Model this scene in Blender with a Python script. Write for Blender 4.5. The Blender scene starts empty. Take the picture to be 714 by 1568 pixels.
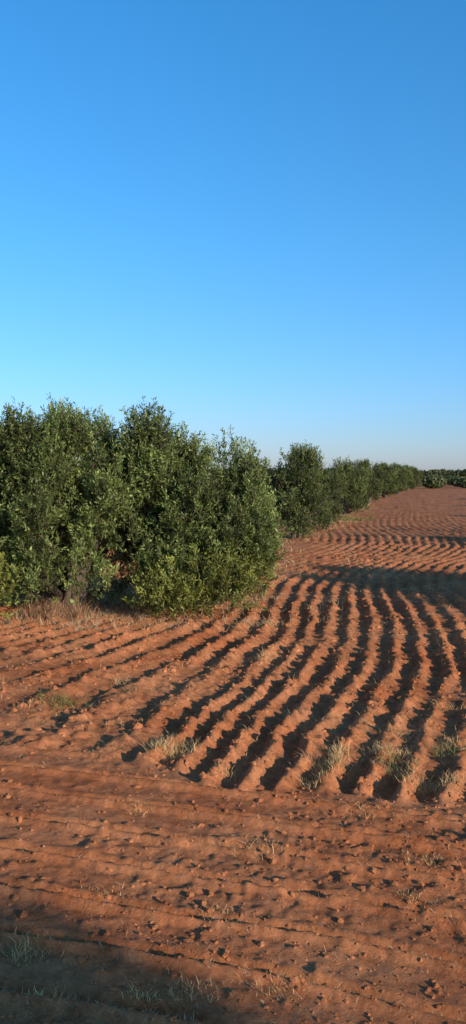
import bpy, math, random
import numpy as np
from mathutils import Vector
random.seed(4); rng=np.random.default_rng(7)
scene=bpy.context.scene
scene.view_settings.view_transform='Standard'
scene.view_settings.look='None'
scene.view_settings.exposure=0

# ---------------- noise ----------------
def _h(ix,iy,s):
    n=(ix*374761393+iy*668265263+s*974634777)&0xffffffff
    n=((n^(n>>13))*1274126177)&0xffffffff
    n=n^(n>>16)
    return (n&0xffffff)/float(0xffffff)
def vn(x,y,s=0):
    xf=np.floor(x); yf=np.floor(y); ix=xf.astype(np.int64); iy=yf.astype(np.int64)
    fx=x-xf; fy=y-yf; fx=fx*fx*(3-2*fx); fy=fy*fy*(3-2*fy)
    a=_h(ix,iy,s);b=_h(ix+1,iy,s);c=_h(ix,iy+1,s);d=_h(ix+1,iy+1,s)
    return (a+(b-a)*fx+(c-a)*fy+(a-b-c+d)*fx*fy)*2-1
def fbm(x,y,s=0,o=3):
    r=0;a=1;t=0
    for i in range(o):
        r=r+a*vn(x*2**i+i*17.3,y*2**i-i*9.1,s+i); t+=a; a*=.5
    return r/t
def sstep(a,b,x):
    t=np.clip((x-a)/(b-a),0,1); return t*t*(3-2*t)

# ---------------- terrain ----------------
GY=np.array([-60,0,4,6,8,10,11.7,14,16,17.75,19.5,22,25,28,31,34,38,45,60,82,120,400.])
GX=np.array([-16,-2.9,-1.7,-1.0,-.36,.15,.45,.72,.95,1.35,2.1,3.5,4.7,5.2,5.4,5.6,6.1,7.6,10.8,15.5,23,80.])
_fy=np.arange(-60,400,.25); _fx=np.interp(_fy,GY,GX)
_k=np.hanning(11); _k/=_k.sum(); _fxs=np.convolve(np.pad(_fx,5,mode='edge'),_k,mode='valid')
def G(y): return np.interp(y,_fy,_fxs)
def field_phase(x,y):
    d=x-G(y)
    k=1.25*(1-sstep(5,14,y))*sstep(0.9,-1.2,d)
    u=d/(1+k)
    return u/0.285+0.40*fbm(x*.5,y*.35,3,2)+0.22*fbm(x*1.8,y*1.5,5,3)+.07*vn(x*7,y*7,6)
def head_phase(x,y):
    return (y+0.34*x+0.03*x*x*np.exp(-np.abs(x)/6)+0.06*fbm(x*.7,y*.9,11,3))/0.41
def bmask(x,y):
    b=y+0.36*x-5.72+0.30*fbm(x*1.6,y*1.6,21,3)
    return sstep(-.12,.12,b)
def ground_h(x,y):
    x=np.asarray(x,float); y=np.asarray(y,float)
    r=np.hypot(x,y)
    m=bmask(x,y)
    ph=field_phase(x,y)
    c=np.cos(2*np.pi*ph)
    amp=0.030*(0.95+0.9*fbm(x*.9,y*.9,31,3))*(1-0.55*sstep(22,45,r))*(1-.6*sstep(45,90,r))
    rowk=np.exp(-((x-(-3.5+0.2*y))/1.1)**2)*sstep(10.5,12.5,y+0.3*x)
    amp=amp*(1-.8*rowk)
    hf=amp*(c+0.26*np.cos(4*np.pi*ph+.6))
    rough=.85+.7*fbm(x*.9,y*.9,81,2)
    cl=fbm(x*7,y*7,41,3)*0.019+fbm(x*22,y*22,43,2)*0.017+np.maximum(0,vn(x*9,y*9,47))**2*0.028+np.maximum(0,vn(x*15,y*15,48))**3*0.038
    cl=cl*rough
    hf=hf+cl*(1.05+.35*c)
    q=head_phase(x,y); fr=(q-np.floor(q))-.5
    hd=-0.060*np.exp(-(fr/.075)**2)+0.034*np.exp(-((fr+.15)/.065)**2)+.008*np.exp(-((fr-.16)/.07)**2)
    hh=hd*(1.0+.45*fbm(x*1.5,y*1.5,51,2))+cl*.5
    h=m*hf+(1-m)*hh
    h=h+0.03*fbm(x*.45,y*.45,61,2)*sstep(1,4,r)
    far=sstep(60,400,r)
    h=h*(1-far)+ 0.5*far*fbm(x*.01,y*.01,71,2)
    h=h+ rowk*0.05
    return h

ang=np.concatenate([np.arange(-38,38,.14),np.arange(38,95,.55),np.arange(95,265,2.5),np.arange(265,322,.55)])
ang=np.radians(ang)
rad=[1.0]
while rad[-1]<48: rad.append(rad[-1]*1.0038)
while rad[-1]<6000: rad.append(rad[-1]*1.035)
rad=np.array(rad)
R,A=np.meshgrid(rad,ang,indexing='ij')
X=R*np.sin(A); Y=R*np.cos(A)
Z=ground_h(X,Y)
nr,na=R.shape
co=np.stack([X,Y,Z],-1).reshape(-1,3)
co=np.vstack([co,[[0,0,0]]])
i=np.arange(nr-1)[:,None]*na; j=np.arange(na)[None,:]; j2=(j+1)%na
q=np.stack([i+j,i+na+j,i+na+j2,i+j2],-1).reshape(-1,4)[:, ::-1]
tri=np.stack([np.arange(na),(np.arange(na)+1)%na,np.full(na,nr*na)],-1)[:, ::-1]

def make_mesh(name,co,quads=None,tris=None,smooth=True,colors=None):
    me=bpy.data.meshes.new(name)
    nq=0 if quads is None else len(quads); nt=0 if tris is None else len(tris)
    me.vertices.add(len(co)); me.vertices.foreach_set('co',np.asarray(co,np.float32).ravel())
    me.loops.add(nq*4+nt*3)
    li=[]
    if nq: li.append(np.asarray(quads,np.int32).ravel())
    if nt: li.append(np.asarray(tris,np.int32).ravel())
    me.loops.foreach_set('vertex_index',np.concatenate(li))
    me.polygons.add(nq+nt)
    st=np.concatenate([np.arange(nq)*4,nq*4+np.arange(nt)*3]).astype(np.int32)
    me.polygons.foreach_set('loop_start',st)
    me.polygons.foreach_set('use_smooth',np.full(nq+nt,smooth))
    me.update(calc_edges=True)
    if colors is not None:
        at=me.color_attributes.new('Col','FLOAT_COLOR','POINT')
        c=np.ones((len(co),4),np.float32); c[:,:3]=colors
        at.data.foreach_set('color',c.ravel())
    return me
def link(name,me,mat=None,parent=None):
    ob=bpy.data.objects.new(name,me); scene.collection.objects.link(ob)
    if mat and me is not None and len(me.materials)==0: me.materials.append(mat)
    if parent: ob.parent=parent
    return ob

# ---------------- materials ----------------
def newmat(n):
    m=bpy.data.materials.new(n); m.use_nodes=True
    nt=m.node_tree; b=nt.nodes['Principled BSDF']; return m,nt,b
def soil_mat():
    m,nt,b=newmat('red_soil'); N=nt.nodes; L=nt.links
    g=N.new('ShaderNodeNewGeometry')
    def noise(s,d,r=.6):
        n=N.new('ShaderNodeTexNoise'); n.inputs['Scale'].default_value=s; n.inputs['Detail'].default_value=d; n.inputs['Roughness'].default_value=r
        L.new(g.outputs['Position'],n.inputs['Vector']); return n
    n1=noise(.8,6,.65); n2=noise(11,8,.78); n3=noise(60,4,.7)
    r1=N.new('ShaderNodeValToRGB'); r1.color_ramp.elements[0].position=.34; r1.color_ramp.elements[1].position=.66
    r1.color_ramp.elements[0].color=(.52,.178,.076,1); r1.color_ramp.elements[1].color=(.71,.315,.155,1)
    L.new(n1.outputs['Fac'],r1.inputs['Fac'])
    r2=N.new('ShaderNodeValToRGB'); r2.color_ramp.elements[0].position=.33; r2.color_ramp.elements[1].position=.67
    r2.color_ramp.elements[0].color=(.48,.45,.43,1); r2.color_ramp.elements[1].color=(1.15,1.15,1.15,1)
    L.new(n2.outputs['Fac'],r2.inputs['Fac'])
    mx=N.new('ShaderNodeMix'); mx.data_type='RGBA'; mx.blend_type='MULTIPLY'; mx.inputs[0].default_value=1
    L.new(r1.outputs[0],mx.inputs[6]); L.new(r2.outputs[0],mx.inputs[7])
    r3=N.new('ShaderNodeValToRGB'); r3.color_ramp.elements[0].position=.60; r3.color_ramp.elements[1].position=.70
    r3.color_ramp.elements[0].color=(0,0,0,1); r3.color_ramp.elements[1].color=(.5,.5,.5,1)
    L.new(n3.outputs['Fac'],r3.inputs['Fac'])
    mx2=N.new('ShaderNodeMix'); mx2.data_type='RGBA'
    L.new(r3.outputs[0],mx2.inputs[0]); L.new(mx.outputs[2],mx2.inputs[6]); mx2.inputs[7].default_value=(.70,.46,.30,1)
    L.new(mx2.outputs[2],b.inputs['Base Color'])
    b.inputs['Roughness'].default_value=.95; b.inputs['Specular IOR Level'].default_value=.06
    bp=N.new('ShaderNodeBump'); bp.inputs['Strength'].default_value=.9; bp.inputs['Distance'].default_value=.018
    n4=noise(34,8,.78); L.new(n4.outputs['Fac'],bp.inputs['Height']); L.new(bp.outputs[0],b.inputs['Normal'])
    return m
SOIL=soil_mat()
def vcol_mat(n,rough=.6,spec=.3,trans=0.):
    m,nt,b=newmat(n); N=nt.nodes; L=nt.links
    a=N.new('ShaderNodeAttribute'); a.attribute_name='Col'
    nz=N.new('ShaderNodeTexNoise'); nz.inputs['Scale'].default_value=3.0; nz.inputs['Detail'].default_value=3
    g=N.new('ShaderNodeNewGeometry'); L.new(g.outputs['Position'],nz.inputs['Vector'])
    mr=N.new('ShaderNodeMapRange'); mr.inputs[3].default_value=.7; mr.inputs[4].default_value=1.3
    L.new(nz.outputs['Fac'],mr.inputs[0])
    vm=N.new('ShaderNodeVectorMath'); vm.operation='SCALE'; L.new(a.outputs['Color'],vm.inputs[0]); L.new(mr.outputs[0],vm.inputs['Scale'])
    L.new(vm.outputs[0],b.inputs['Base Color'])
    b.inputs['Roughness'].default_value=rough; b.inputs['Specular IOR Level'].default_value=spec
    if trans>0:
        t=N.new('ShaderNodeBsdfTranslucent')
        mc=N.new('ShaderNodeVectorMath'); mc.operation='MULTIPLY'; L.new(vm.outputs[0],mc.inputs[0]); mc.inputs[1].default_value=(1.3,1.5,.6)
        L.new(mc.outputs[0],t.inputs['Color'])
        ms=N.new('ShaderNodeMixShader'); ms.inputs[0].default_value=trans
        L.new(b.outputs[0],ms.inputs[1]); L.new(t.outputs[0],ms.inputs[2])
        L.new(ms.outputs[0],N['Material Output'].inputs['Surface'])
    return m
LEAF=vcol_mat('olive_leaf',.5,.3,.16)
GRASS=vcol_mat('dry_grass_blade',.8,.1,.25)
def bark_mat():
    m,nt,b=newmat('olive_bark'); N=nt.nodes; L=nt.links
    n=N.new('ShaderNodeTexNoise'); n.inputs['Scale'].default_value=14; n.inputs['Detail'].default_value=6
    r=N.new('ShaderNodeValToRGB'); r.color_ramp.elements[0].color=(.05,.035,.025,1); r.color_ramp.elements[1].color=(.22,.17,.13,1)
    L.new(n.outputs['Fac'],r.inputs['Fac']); L.new(r.outputs[0],b.inputs['Base Color']); b.inputs['Roughness'].default_value=.95
    bp=N.new('ShaderNodeBump'); bp.inputs['Strength'].default_value=.8; bp.inputs['Distance'].default_value=.02
    L.new(n.outputs['Fac'],bp.inputs['Height']); L.new(bp.outputs[0],b.inputs['Normal']); return m
BARK=bark_mat()

ground=link('ground',make_mesh('ground',co,q,tri),SOIL)

# ---------------- clods ----------------
import bmesh
bm=bmesh.new(); bmesh.ops.create_icosphere(bm,subdivisions=1,radius=1)
iv=np.array([v.co[:] for v in bm.verts]); itri=np.array([[v.index for v in f.verts] for f in bm.faces]); bm.free()
def clods(name,px,py,size,mat,sink=.0):
    n=len(px); V=len(iv)
    s=size[:,None]*rng.uniform(.6,1.3,(n,3))*np.array([1,1,.75])
    base=iv[None]*(1+rng.uniform(-.3,.3,(n,V,1)))
    th=rng.uniform(0,6.28,n); c,s_=np.cos(th),np.sin(th)
    p=base*s[:,None,:]
    x=p[...,0]*c[:,None]-p[...,1]*s_[:,None]; y=p[...,0]*s_[:,None]+p[...,1]*c[:,None]
    z=p[...,2]+(ground_h(px,py)+size*sink)[:,None]
    co=np.stack([x+px[:,None],y+py[:,None],z],-1).reshape(-1,3)
    t=(itri[None]+(np.arange(n)*V)[:,None,None]).reshape(-1,3)
    return link(name,make_mesh(name,co,None,t,smooth=False),mat)
n=62000
rr=2.0*np.exp(rng.uniform(0,1,n)**.85*math.log(9.5)); aa=np.radians(rng.uniform(-30,32,n))
px=rr*np.sin(aa); py=rr*np.cos(aa)
hm=bmask(px,py)<.5
dn=.5+.9*fbm(px*1.1,py*1.1,91,2)
keep=np.where(hm,rng.uniform(0,1,n)<dn*.7,(rng.uniform(0,1,n)<dn*(0.7+.5*np.cos(2*np.pi*field_phase(px,py)))))
px=px[keep];py=py[keep];hm=hm[keep]
sz=np.clip(rng.lognormal(math.log(.0062),.66,len(px)),.003,.032)*(1+.04*np.hypot(px,py))*np.where(hm,.66,1.)
clods('soil_clods',px,py,sz,SOIL)

# ---------------- olive foliage ----------------
def nrm(v): return v/np.maximum(np.linalg.norm(v,axis=-1,keepdims=True),1e-9)
def foliage(lumps,nspr,nleaf,ll,lw,slen=.42,tone=1.0,yellow=0.,upb=.85,seed=1,cav=.85):
    r=np.random.default_rng(seed)
    lumps=np.array(lumps,float)
    w=(lumps[:,3]*lumps[:,4]+lumps[:,3]*lumps[:,5]); w/=w.sum()
    k=r.choice(len(lumps),nspr,p=w)
    d=nrm(r.normal(size=(nspr,3)))
    f=r.uniform(.1,1,nspr)**.6
    C=lumps[k,:3]; base=C+d*lumps[k,3:6]*f[:,None]
    cv=vn(base[:,0]*2.3+base[:,1]*.9+seed,base[:,2]*1.7+base[:,1]*.7,seed)+.5*vn(base[:,0]*4.6,base[:,2]*3.6+base[:,1]*2,seed+3)
    kp=~((cv>.12)&(r.uniform(0,1,nspr)<cav)&(k!=len(lumps)-1))
    k,d,f,C,base=k[kp],d[kp],f[kp],C[kp],base[kp]; nspr=len(k)
    sd=nrm(d*.5+np.array([0,0,upb])+r.normal(size=(nspr,3))*.3)
    base[:,2]=np.maximum(base[:,2],.06)
    sl=slen*r.uniform(.5,1.45,nspr)
    lt=r.uniform(.55,1.35,len(lumps))[k]*r.uniform(.7,1.3,nspr)
    t=r.uniform(0,1,(nspr,nleaf))
    P=base[:,None,:]+sd[:,None,:]*(sl[:,None]*t)[...,None]
    P=P+r.normal(size=P.shape)*.012
    rd=nrm(r.normal(size=P.shape))
    ld=nrm(sd[:,None,:]*.8+rd*.75)
    sv=nrm(np.cross(ld,nrm(r.normal(size=P.shape))))
    L=ll*r.uniform(.7,1.3,t.shape)[...,None]; W=lw*r.uniform(.7,1.2,t.shape)[...,None]
    a=P; b=P+ld*L*.5+sv*W*.5; c=P+ld*L; e=P+ld*L*.5-sv*W*.5
    co=np.stack([a,b,c,e],2).reshape(-1,3)
    nq=nspr*nleaf; q=np.arange(nq*4).reshape(-1,4)
    g=np.array([.088,.128,.028]); g2=np.array([.27,.31,.115]); gy=np.array([.30,.30,.05])
    mix=r.uniform(0,1,t.shape)[...,None]**1.5
    col=g*(1-mix)+g2*mix
    if yellow>0: col=col*(1-yellow)+gy*yellow
    col=col*(lt[:,None]*(.55+.7*t)*(.4+.8*f[:,None]))[...,None]*tone  # sprigs nearer lump centres coloured darker, painting in the crown's inner shade
    col=np.repeat(col.reshape(-1,3),4,0)
    bt=base; tp=base+sd*sl[:,None]; sv2=nrm(np.cross(sd,[0,0.3,1.]))*.005
    tco=np.stack([bt-sv2,bt+sv2,tp],1).reshape(-1,3); nt0=len(co)
    tt=np.arange(nspr*3).reshape(-1,3)+nt0
    tc=np.tile(np.array([.10,.085,.05]),(nspr*3,1))
    return np.vstack([co,tco]),q,tt,np.vstack([col,tc])
def tube(pts,rads,ns=8):
    pts=np.array(pts,float); n=len(pts); vs=[];qs=[]
    for i in range(n):
        t=nrm(pts[min(i+1,n-1)]-pts[max(i-1,0)])
        a=nrm(np.cross(t,[.3,1,.1])); b=np.cross(t,a)
        for k in range(ns):
            th=2*math.pi*k/ns; rr=rads[i]*(1+.12*math.sin(3*th+i))
            vs.append(pts[i]+rr*(a*math.cos(th)+b*math.sin(th)))
    for i in range(n-1):
        for k in range(ns):
            qs.append([i*ns+k,i*ns+(k+1)%ns,(i+1)*ns+(k+1)%ns,(i+1)*ns+k])
    return np.array(vs),np.array(qs)
def branches(lumps,stems,r0=.11,seed=1):
    r=np.random.default_rng(seed+99); V=[];Q=[];o=0
    for ls in lumps:
        s=stems[r.integers(len(stems))]; c=np.array(ls[:3]); s=np.array([s[0],s[1],-.1])
        fork=s+(c-s)*np.array([.22,.22,.38])+r.normal(size=3)*.05
        fork2=s+(c-s)*np.array([.6,.6,.72])+r.normal(size=3)*.08
        pts=[s,s*.5+fork*.5+r.normal(size=3)*.02,fork,fork2,c]
        v,q=tube(pts,[r0*1.25,r0,r0*.7,r0*.4,r0*.15]); V.append(v);Q.append(q+o);o+=len(v)
    return np.vstack(V),np.vstack(Q)
def env_lumps(c,rd,n,rl,seed,zs=1.45,slope=0.):
    r=np.random.default_rng(seed); out=[]; pts=[]
    c=np.array(c); rd=np.array(rd)
    for i in range(n):
        best=None
        for _ in range(10):
            d=nrm(r.normal(size=3)); p=c+d*rd*r.uniform(.64,.98)
            m=min([np.linalg.norm(p-q_) for q_ in pts]) if pts else 9
            if best is None or m>best[0]: best=(m,p)
        p=best[1]; pts.append(p)
        s=rl*r.uniform(.55,1.35)
        out.append([p[0],p[1],p[2]-slope*max(p[0],0)*max(0,p[2]-.8),s,s,s*zs*r.uniform(.8,1.15)])
    return out
def core(c,rd): return [[*c,rd[0]*.6,rd[1]*.6,rd[2]*.65]]

def make_olive(loc,lumps,stems,nspr,nleaf,ll,lw,seed,slen=.42,extra=None,r0=.11,tone=1.):
    e=bpy.data.objects.new('olive_tree',None); scene.collection.objects.link(e); e.location=loc
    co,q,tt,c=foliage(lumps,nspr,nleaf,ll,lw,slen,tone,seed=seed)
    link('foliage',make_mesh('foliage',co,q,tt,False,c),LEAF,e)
    if extra:
        co,q,tt,c=foliage(extra,int(nspr*.05),nleaf,ll,lw,slen*1.1,1.0,yellow=.5,seed=seed+5,cav=0)
        link('suckers',make_mesh('suckers',co,q,tt,False,c),LEAF,e)
    v,qq=branches(lumps[::2],stems,r0,seed); link('trunk',make_mesh('trunk',v,qq),BARK,e)
    return e
LA=env_lumps([0,0,1.5],[2.0,1.6,1.2],58,.29,11)
LA+=[[-.1,-1.3,.6,.36,.35,.5],[-.8,-1.2,.62,.4,.35,.5],[-1.5,-1.0,.7,.4,.4,.5],[.55,-1.3,.62,.34,.3,.5],[-.1,-1.5,1.25,.25,.25,.5],[-.5,-.7,2.35,.34,.35,.45],[.2,-.6,2.35,.3,.35,.42],[-.25,-.2,2.45,.3,.35,.42],[.55,-.3,2.3,.28,.3,.4],[-1.2,-.6,2.25,.34,.4,.4],[1.1,-.5,2.0,.34,.4,.45],[-1.8,-.6,2.0,.34,.4,.4],[.0,-1.1,1.9,.26,.3,.5],[-.9,-1.3,1.5,.28,.25,.5]]
LA+=core([0,.1,1.4],[2.0,1.5,1.2])
make_olive((-2.5,13.2,0),LA,[(-.3,0),(.15,-.15),(.0,.3)],14500,24,.060,.018,21,.25,extra=[[-1.0,-1.5,.5,.6,.35,.4],[-1.7,-1.2,.5,.5,.35,.35]])
LB=env_lumps([0,0,1.26],[1.28,1.25,1.08],44,.28,12,slope=.28)
LB+=[[-.2,-1.2,.5,.34,.3,.45],[.25,-1.15,.55,.3,.35,.45],[-.5,-1.1,.8,.34,.35,.5],[1.0,-.2,1.1,.28,.3,.5],[-.45,0,2.1,.36,.4,.35],[-.05,.1,2.02,.28,.35,.33],[.4,.0,1.8,.26,.3,.35],[-.05,-1.25,1.2,.25,.25,.5]]
LB+=core([-.05,.1,1.1],[1.2,1.2,1.0])
make_olive((-.6,13.4,0),LB,[(-.15,0),(.2,-.1)],10500,24,.060,.018,22,.25,extra=[[.25,-1.4,.42,.65,.3,.38],[.7,-.9,.5,.4,.35,.35],[-.3,-1.5,.3,.4,.25,.25]])
variants=[]
for s in range(3):
    lp=env_lumps([0,0,1.4],[1.45,1.45,1.2],32,.30,40+s)+[[.2,0,2.25,.4,.4,.4],[.5,-.9,.5,.36,.36,.45],[-.5,-.9,.5,.36,.36,.45],[0,.9,.5,.45,.36,.45]]+core([0,0,1.3],[1.4,1.4,1.1])
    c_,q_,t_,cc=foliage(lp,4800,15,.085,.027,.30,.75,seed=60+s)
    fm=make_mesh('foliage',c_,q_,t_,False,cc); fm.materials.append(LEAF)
    v,qq=branches(lp[::2],[(-.15,0),(.15,.1)],.1,s); tm=make_mesh('trunk',v,qq); tm.materials.append(BARK)
    variants.append((fm,tm))
def inst(x,y,k,s=1.,rot=0.,sz=1.):
    e=bpy.data.objects.new('olive_tree',None); scene.collection.objects.link(e)
    e.location=(x,y,0); e.rotation_euler=(0,0,rot); e.scale=(s,s,s*sz)
    link('foliage',variants[k][0],None,e); link('trunk',variants[k][1],None,e)
inst(1.95,27.5,0,.86,.5,1.16); inst(3.5,35,1,.66,2.5,1.15)
inst(5.6,44,2,.85,1,1.12); inst(9.1,60,0,.9,3,1.15)
inst(13.2,77,1,.95,4,1.1); inst(17.2,93,2,1.,5,1.1); inst(21.3,110,1,1,.3,1.1); inst(25.5,126,2,1,.3,1.1)
# neighbouring rows
inst(8.2,-6.5,1,1.0,.4,1.3); inst(9.9,8.4,0,1.05,1.2); inst(9.3,11.4,2,.95,2.2); inst(14.6,20.0,2,1.05,2.0); inst(19,35,1,1,3); inst(23,50,0,1,4); inst(26.5,66,2,1,4)
inst(-6.0,12.5,0,1.0,2.2)

def far_mass(name,pts,nq,hh,rw,tone,seed):
    r=np.random.default_rng(seed); pts=np.array(pts); n=len(pts)
    d=nrm(r.normal(size=(n,nq,3)))*r.uniform(.3,1,(n,nq,1))**.4
    s=r.uniform(.75,1.2,(n,1,1))
    P=d*np.array([rw,rw,hh*.5])*s; P[...,2]+=hh*.5*s[...,0]*1.0
    P[...,:2]+=pts[:,None,:]
    a=nrm(r.normal(size=P.shape)); b=nrm(np.cross(a,r.normal(size=P.shape)))
    L=rw*.12
    co=np.stack([P-a*L,P+b*L*.6,P+a*L,P-b*L*.6],2).reshape(-1,3)
    co[:,2]=np.maximum(co[:,2],-.1)
    col=np.repeat((np.array([.09,.11,.045])*tone*r.uniform(.6,1.4,(n,nq,1))).reshape(-1,3),4,0)
    link(name,make_mesh(name,co,np.arange(len(co)).reshape(-1,4),None,False,col),LEAF)
pts=[]
for a in range(9):
    for b_ in range(5):
        pts.append([30+a*4.6+b_*4.2+random.uniform(-1.3,1.3),132+b_*18+a*1.0+random.uniform(-3,3)])
far_mass('distant_olive_grove',pts,1200,1.7,1.7,1.1,5)
pts=[]
for k in range(700):
    y=random.uniform(330,620); pts.append([random.uniform(-.6,.75)*y,y])
far_mass('distant_treeline',pts,220,4.0,6,.8,6)

# ---------------- grasses ----------------
def blades(cx,cy,n,h,spread,lean,w,col,r):
    bx=cx+r.normal(0,spread,n); by=cy+r.normal(0,spread,n)
    b=np.stack([bx,by,np.full(n,-.005)],-1)
    d=nrm(np.stack([r.normal(0,lean,n),r.normal(0,lean,n),np.ones(n)],-1)+np.stack([(bx-cx),(by-cy),0*bx],-1)*3)
    L=h*r.uniform(.4,1.2,n)[:,None]
    m=b+d*L*.55; d2=nrm(d+np.stack([r.normal(0,.5,n),r.normal(0,.5,n),-r.uniform(0,.6,n)],-1)); t=m+d2*L*.5
    th=r.uniform(0,6.28,n); s=np.stack([np.cos(th),np.sin(th),0*th],-1)*w
    co=np.stack([b-s,b+s,m+s*.7,m-s*.7,t],1).reshape(-1,3)
    c=np.repeat(np.array(col)[None]*r.uniform(.6,1.25,(n,1)),5,0)
    return co,np.stack([bx,by],-1),c
def grass_obj(name,items):
    C=[];B=[];K=[]
    for it in items:
        c,b_,k=blades(*it,rng); C.append(c);B.append(b_);K.append(k)
    C=np.vstack(C);B=np.vstack(B);K=np.vstack(K)
    C[:,2]+=np.repeat(ground_h(B[:,0],B[:,1]),5)
    o=np.arange(len(B))*5
    q=np.stack([o,o+1,o+2,o+3],-1); t3=np.stack([o+3,o+2,o+4],-1)
    link(name,make_mesh(name,C,q,t3,False,K),GRASS)
def w2(x,y): Y=2716./(y-727); return (x-357)*Y/1358.,Y
straw=(.72,.49,.27); grey=(.64,.51,.38); grn=(.24,.24,.09)
it=[]
for (x,y,s,nn,h) in [(262,1160,.08,460,.11),(282,1148,.05,160,.08),(505,1180,.08,420,.10),(480,1203,.05,200,.07),(600,1160,.07,260,.09),(612,1190,.07,260,.09),(690,1150,.06,140,.08),(675,1210,.08,280,.09),(640,1210,.06,140,.07),(520,1160,.05,160,.10),(350,1190,.05,90,.06),(215,1250,.04,60,.05),(190,1045,.06,60,.1),(410,960,.12,160,.12),(405,1010,.08,120,.1),(688,1090,.07,90,.08),(610,1130,.06,100,.08),(430,1530,.05,120,.05),(300,1545,.05,140,.05),(200,1555,.05,140,.05),(65,1555,.05,120,.05),(390,1310,.07,150,.05),(660,1330,.06,110,.05),(560,1255,.05,100,.05),(30,1475,.06,110,.07),(330,1415,.05,90,.04),(150,1385,.05,60,.04),(640,1390,.05,80,.04)]:
    X0,Y0=w2(x,y); it.append((X0,Y0,nn,h,s,.8,.0013+.00010*Y0,straw))
for k in range(3600):
    Y0=2.2*math.exp(random.random()*1.25); X0=Y0*random.uniform(-.5,.5)
    if random.random()<.8 and Y0<5.8:
        ph=float(head_phase(np.array(X0),np.array(Y0))); Y0-= (ph-math.floor(ph)-.5+random.gauss(.12,.06))*.41
    it.append((X0,Y0,random.randint(3,11),.05,.04,3.2,.0010,grey if random.random()<.7 else straw))
for k in range(2600):
    Y0=6*math.exp(random.random()*1.9); X0=Y0*random.uniform(-.4,.42)
    it.append((X0,Y0,random.randint(3,8),.07,.04,1.7,.0011+.00014*Y0,straw))
for k in range(260):
    Y0=random.uniform(11.2,14.5); X0=-3.6+.2*Y0+random.gauss(-.6,1.3)
    it.append((X0,Y0,random.randint(14,34),.14,.14,.9,.0025,straw if random.random()<.5 else grey))
for (x,y) in [(60,935),(90,945),(120,950),(75,950),(190,925),(45,950)]:
    X0,Y0=w2(x,y); it.append((X0,Y0,170,.34,.10,.45,.003,(.45,.27,.17)))
for k in range(160):
    Y0=random.uniform(16,60); X0=-3.3+.2*Y0+random.gauss(0,.8)
    it.append((X0,Y0,20,.16,.2,.8,.005,straw))
grass_obj('dry_grass',it)
it=[]
for k in range(9):
    Y0=random.uniform(38,43); X0=.2*Y0-2.6+random.gauss(0,.35); it.append((X0,Y0,40,.2,.2,.5,.010,(.14,.20,.05)))
for (x,y,s,nn) in [(90,1078,.09,150),(265,925,.15,160),(235,935,.1,120),(350,905,.15,110),(610,1180,.06,40),(690,1160,.06,40),(490,812,.2,100)]:
    X0,Y0=w2(x,y); it.append((X0,Y0,nn,.13,s,.6,.003,grn))
grass_obj('green_weeds',it)

# ---------------- light, sky, camera ----------------
el=math.radians(14); az=math.radians(136)
d=Vector((math.sin(az)*math.cos(el),math.cos(az)*math.cos(el),math.sin(el)))
sl=bpy.data.lights.new('sun','SUN'); sl.energy=5; sl.angle=math.radians(.6); sl.color=(1,.82,.61)
so=bpy.data.objects.new('sun',sl); scene.collection.objects.link(so); so.rotation_euler=d.to_track_quat('Z','Y').to_euler()
w=bpy.data.worlds.new('World'); scene.world=w; w.use_nodes=True
nt=w.node_tree; bg=nt.nodes['Background']
sk=nt.nodes.new('ShaderNodeTexSky'); sk.sky_type='NISHITA'; sk.sun_disc=False; sk.sun_elevation=el; sk.sun_rotation=az
sk.air_density=1.0; sk.dust_density=.4; sk.ozone_density=2.0
tc=nt.nodes.new('ShaderNodeTexCoord'); sx=nt.nodes.new('ShaderNodeSeparateXYZ'); nt.links.new(tc.outputs['Generated'],sx.inputs[0])
rp=nt.nodes.new('ShaderNodeValToRGB'); nt.links.new(sx.outputs['Z'],rp.inputs['Fac'])
E=rp.color_ramp.elements
E[0].position=0; E[0].color=(.37,.44,.80,1); E[1].position=.46; E[1].color=(.19,.63,.93,1)
for p_,c_ in [(.05,(.32,.46,.78,1)),(.12,(.28,.51,.80,1)),(.25,(.24,.58,.84,1)),(.62,(.24,.39,.44,1)),(1.,(.25,.28,.27,1))]:
    e_=E.new(p_); e_.color=c_
mm=nt.nodes.new('ShaderNodeVectorMath'); mm.operation='MULTIPLY'; nt.links.new(sk.outputs[0],mm.inputs[0]); nt.links.new(rp.outputs[0],mm.inputs[1])
m2=nt.nodes.new('ShaderNodeVectorMath'); m2.operation='SCALE'; m2.inputs['Scale'].default_value=2.0; nt.links.new(mm.outputs[0],m2.inputs[0])
nt.links.new(m2.outputs[0],bg.inputs['Color']); bg.inputs['Strength'].default_value=.13
cam=bpy.data.cameras.new('camera'); cam.sensor_fit='VERTICAL'; cam.sensor_height=36; cam.lens=31.2; cam.clip_end=20000; cam.clip_start=.05
c=bpy.data.objects.new('camera',cam); scene.collection.objects.link(c); c.location=(0,0,2.0)
c.rotation_euler=(math.radians(90-2.4),0,0); scene.camera=c
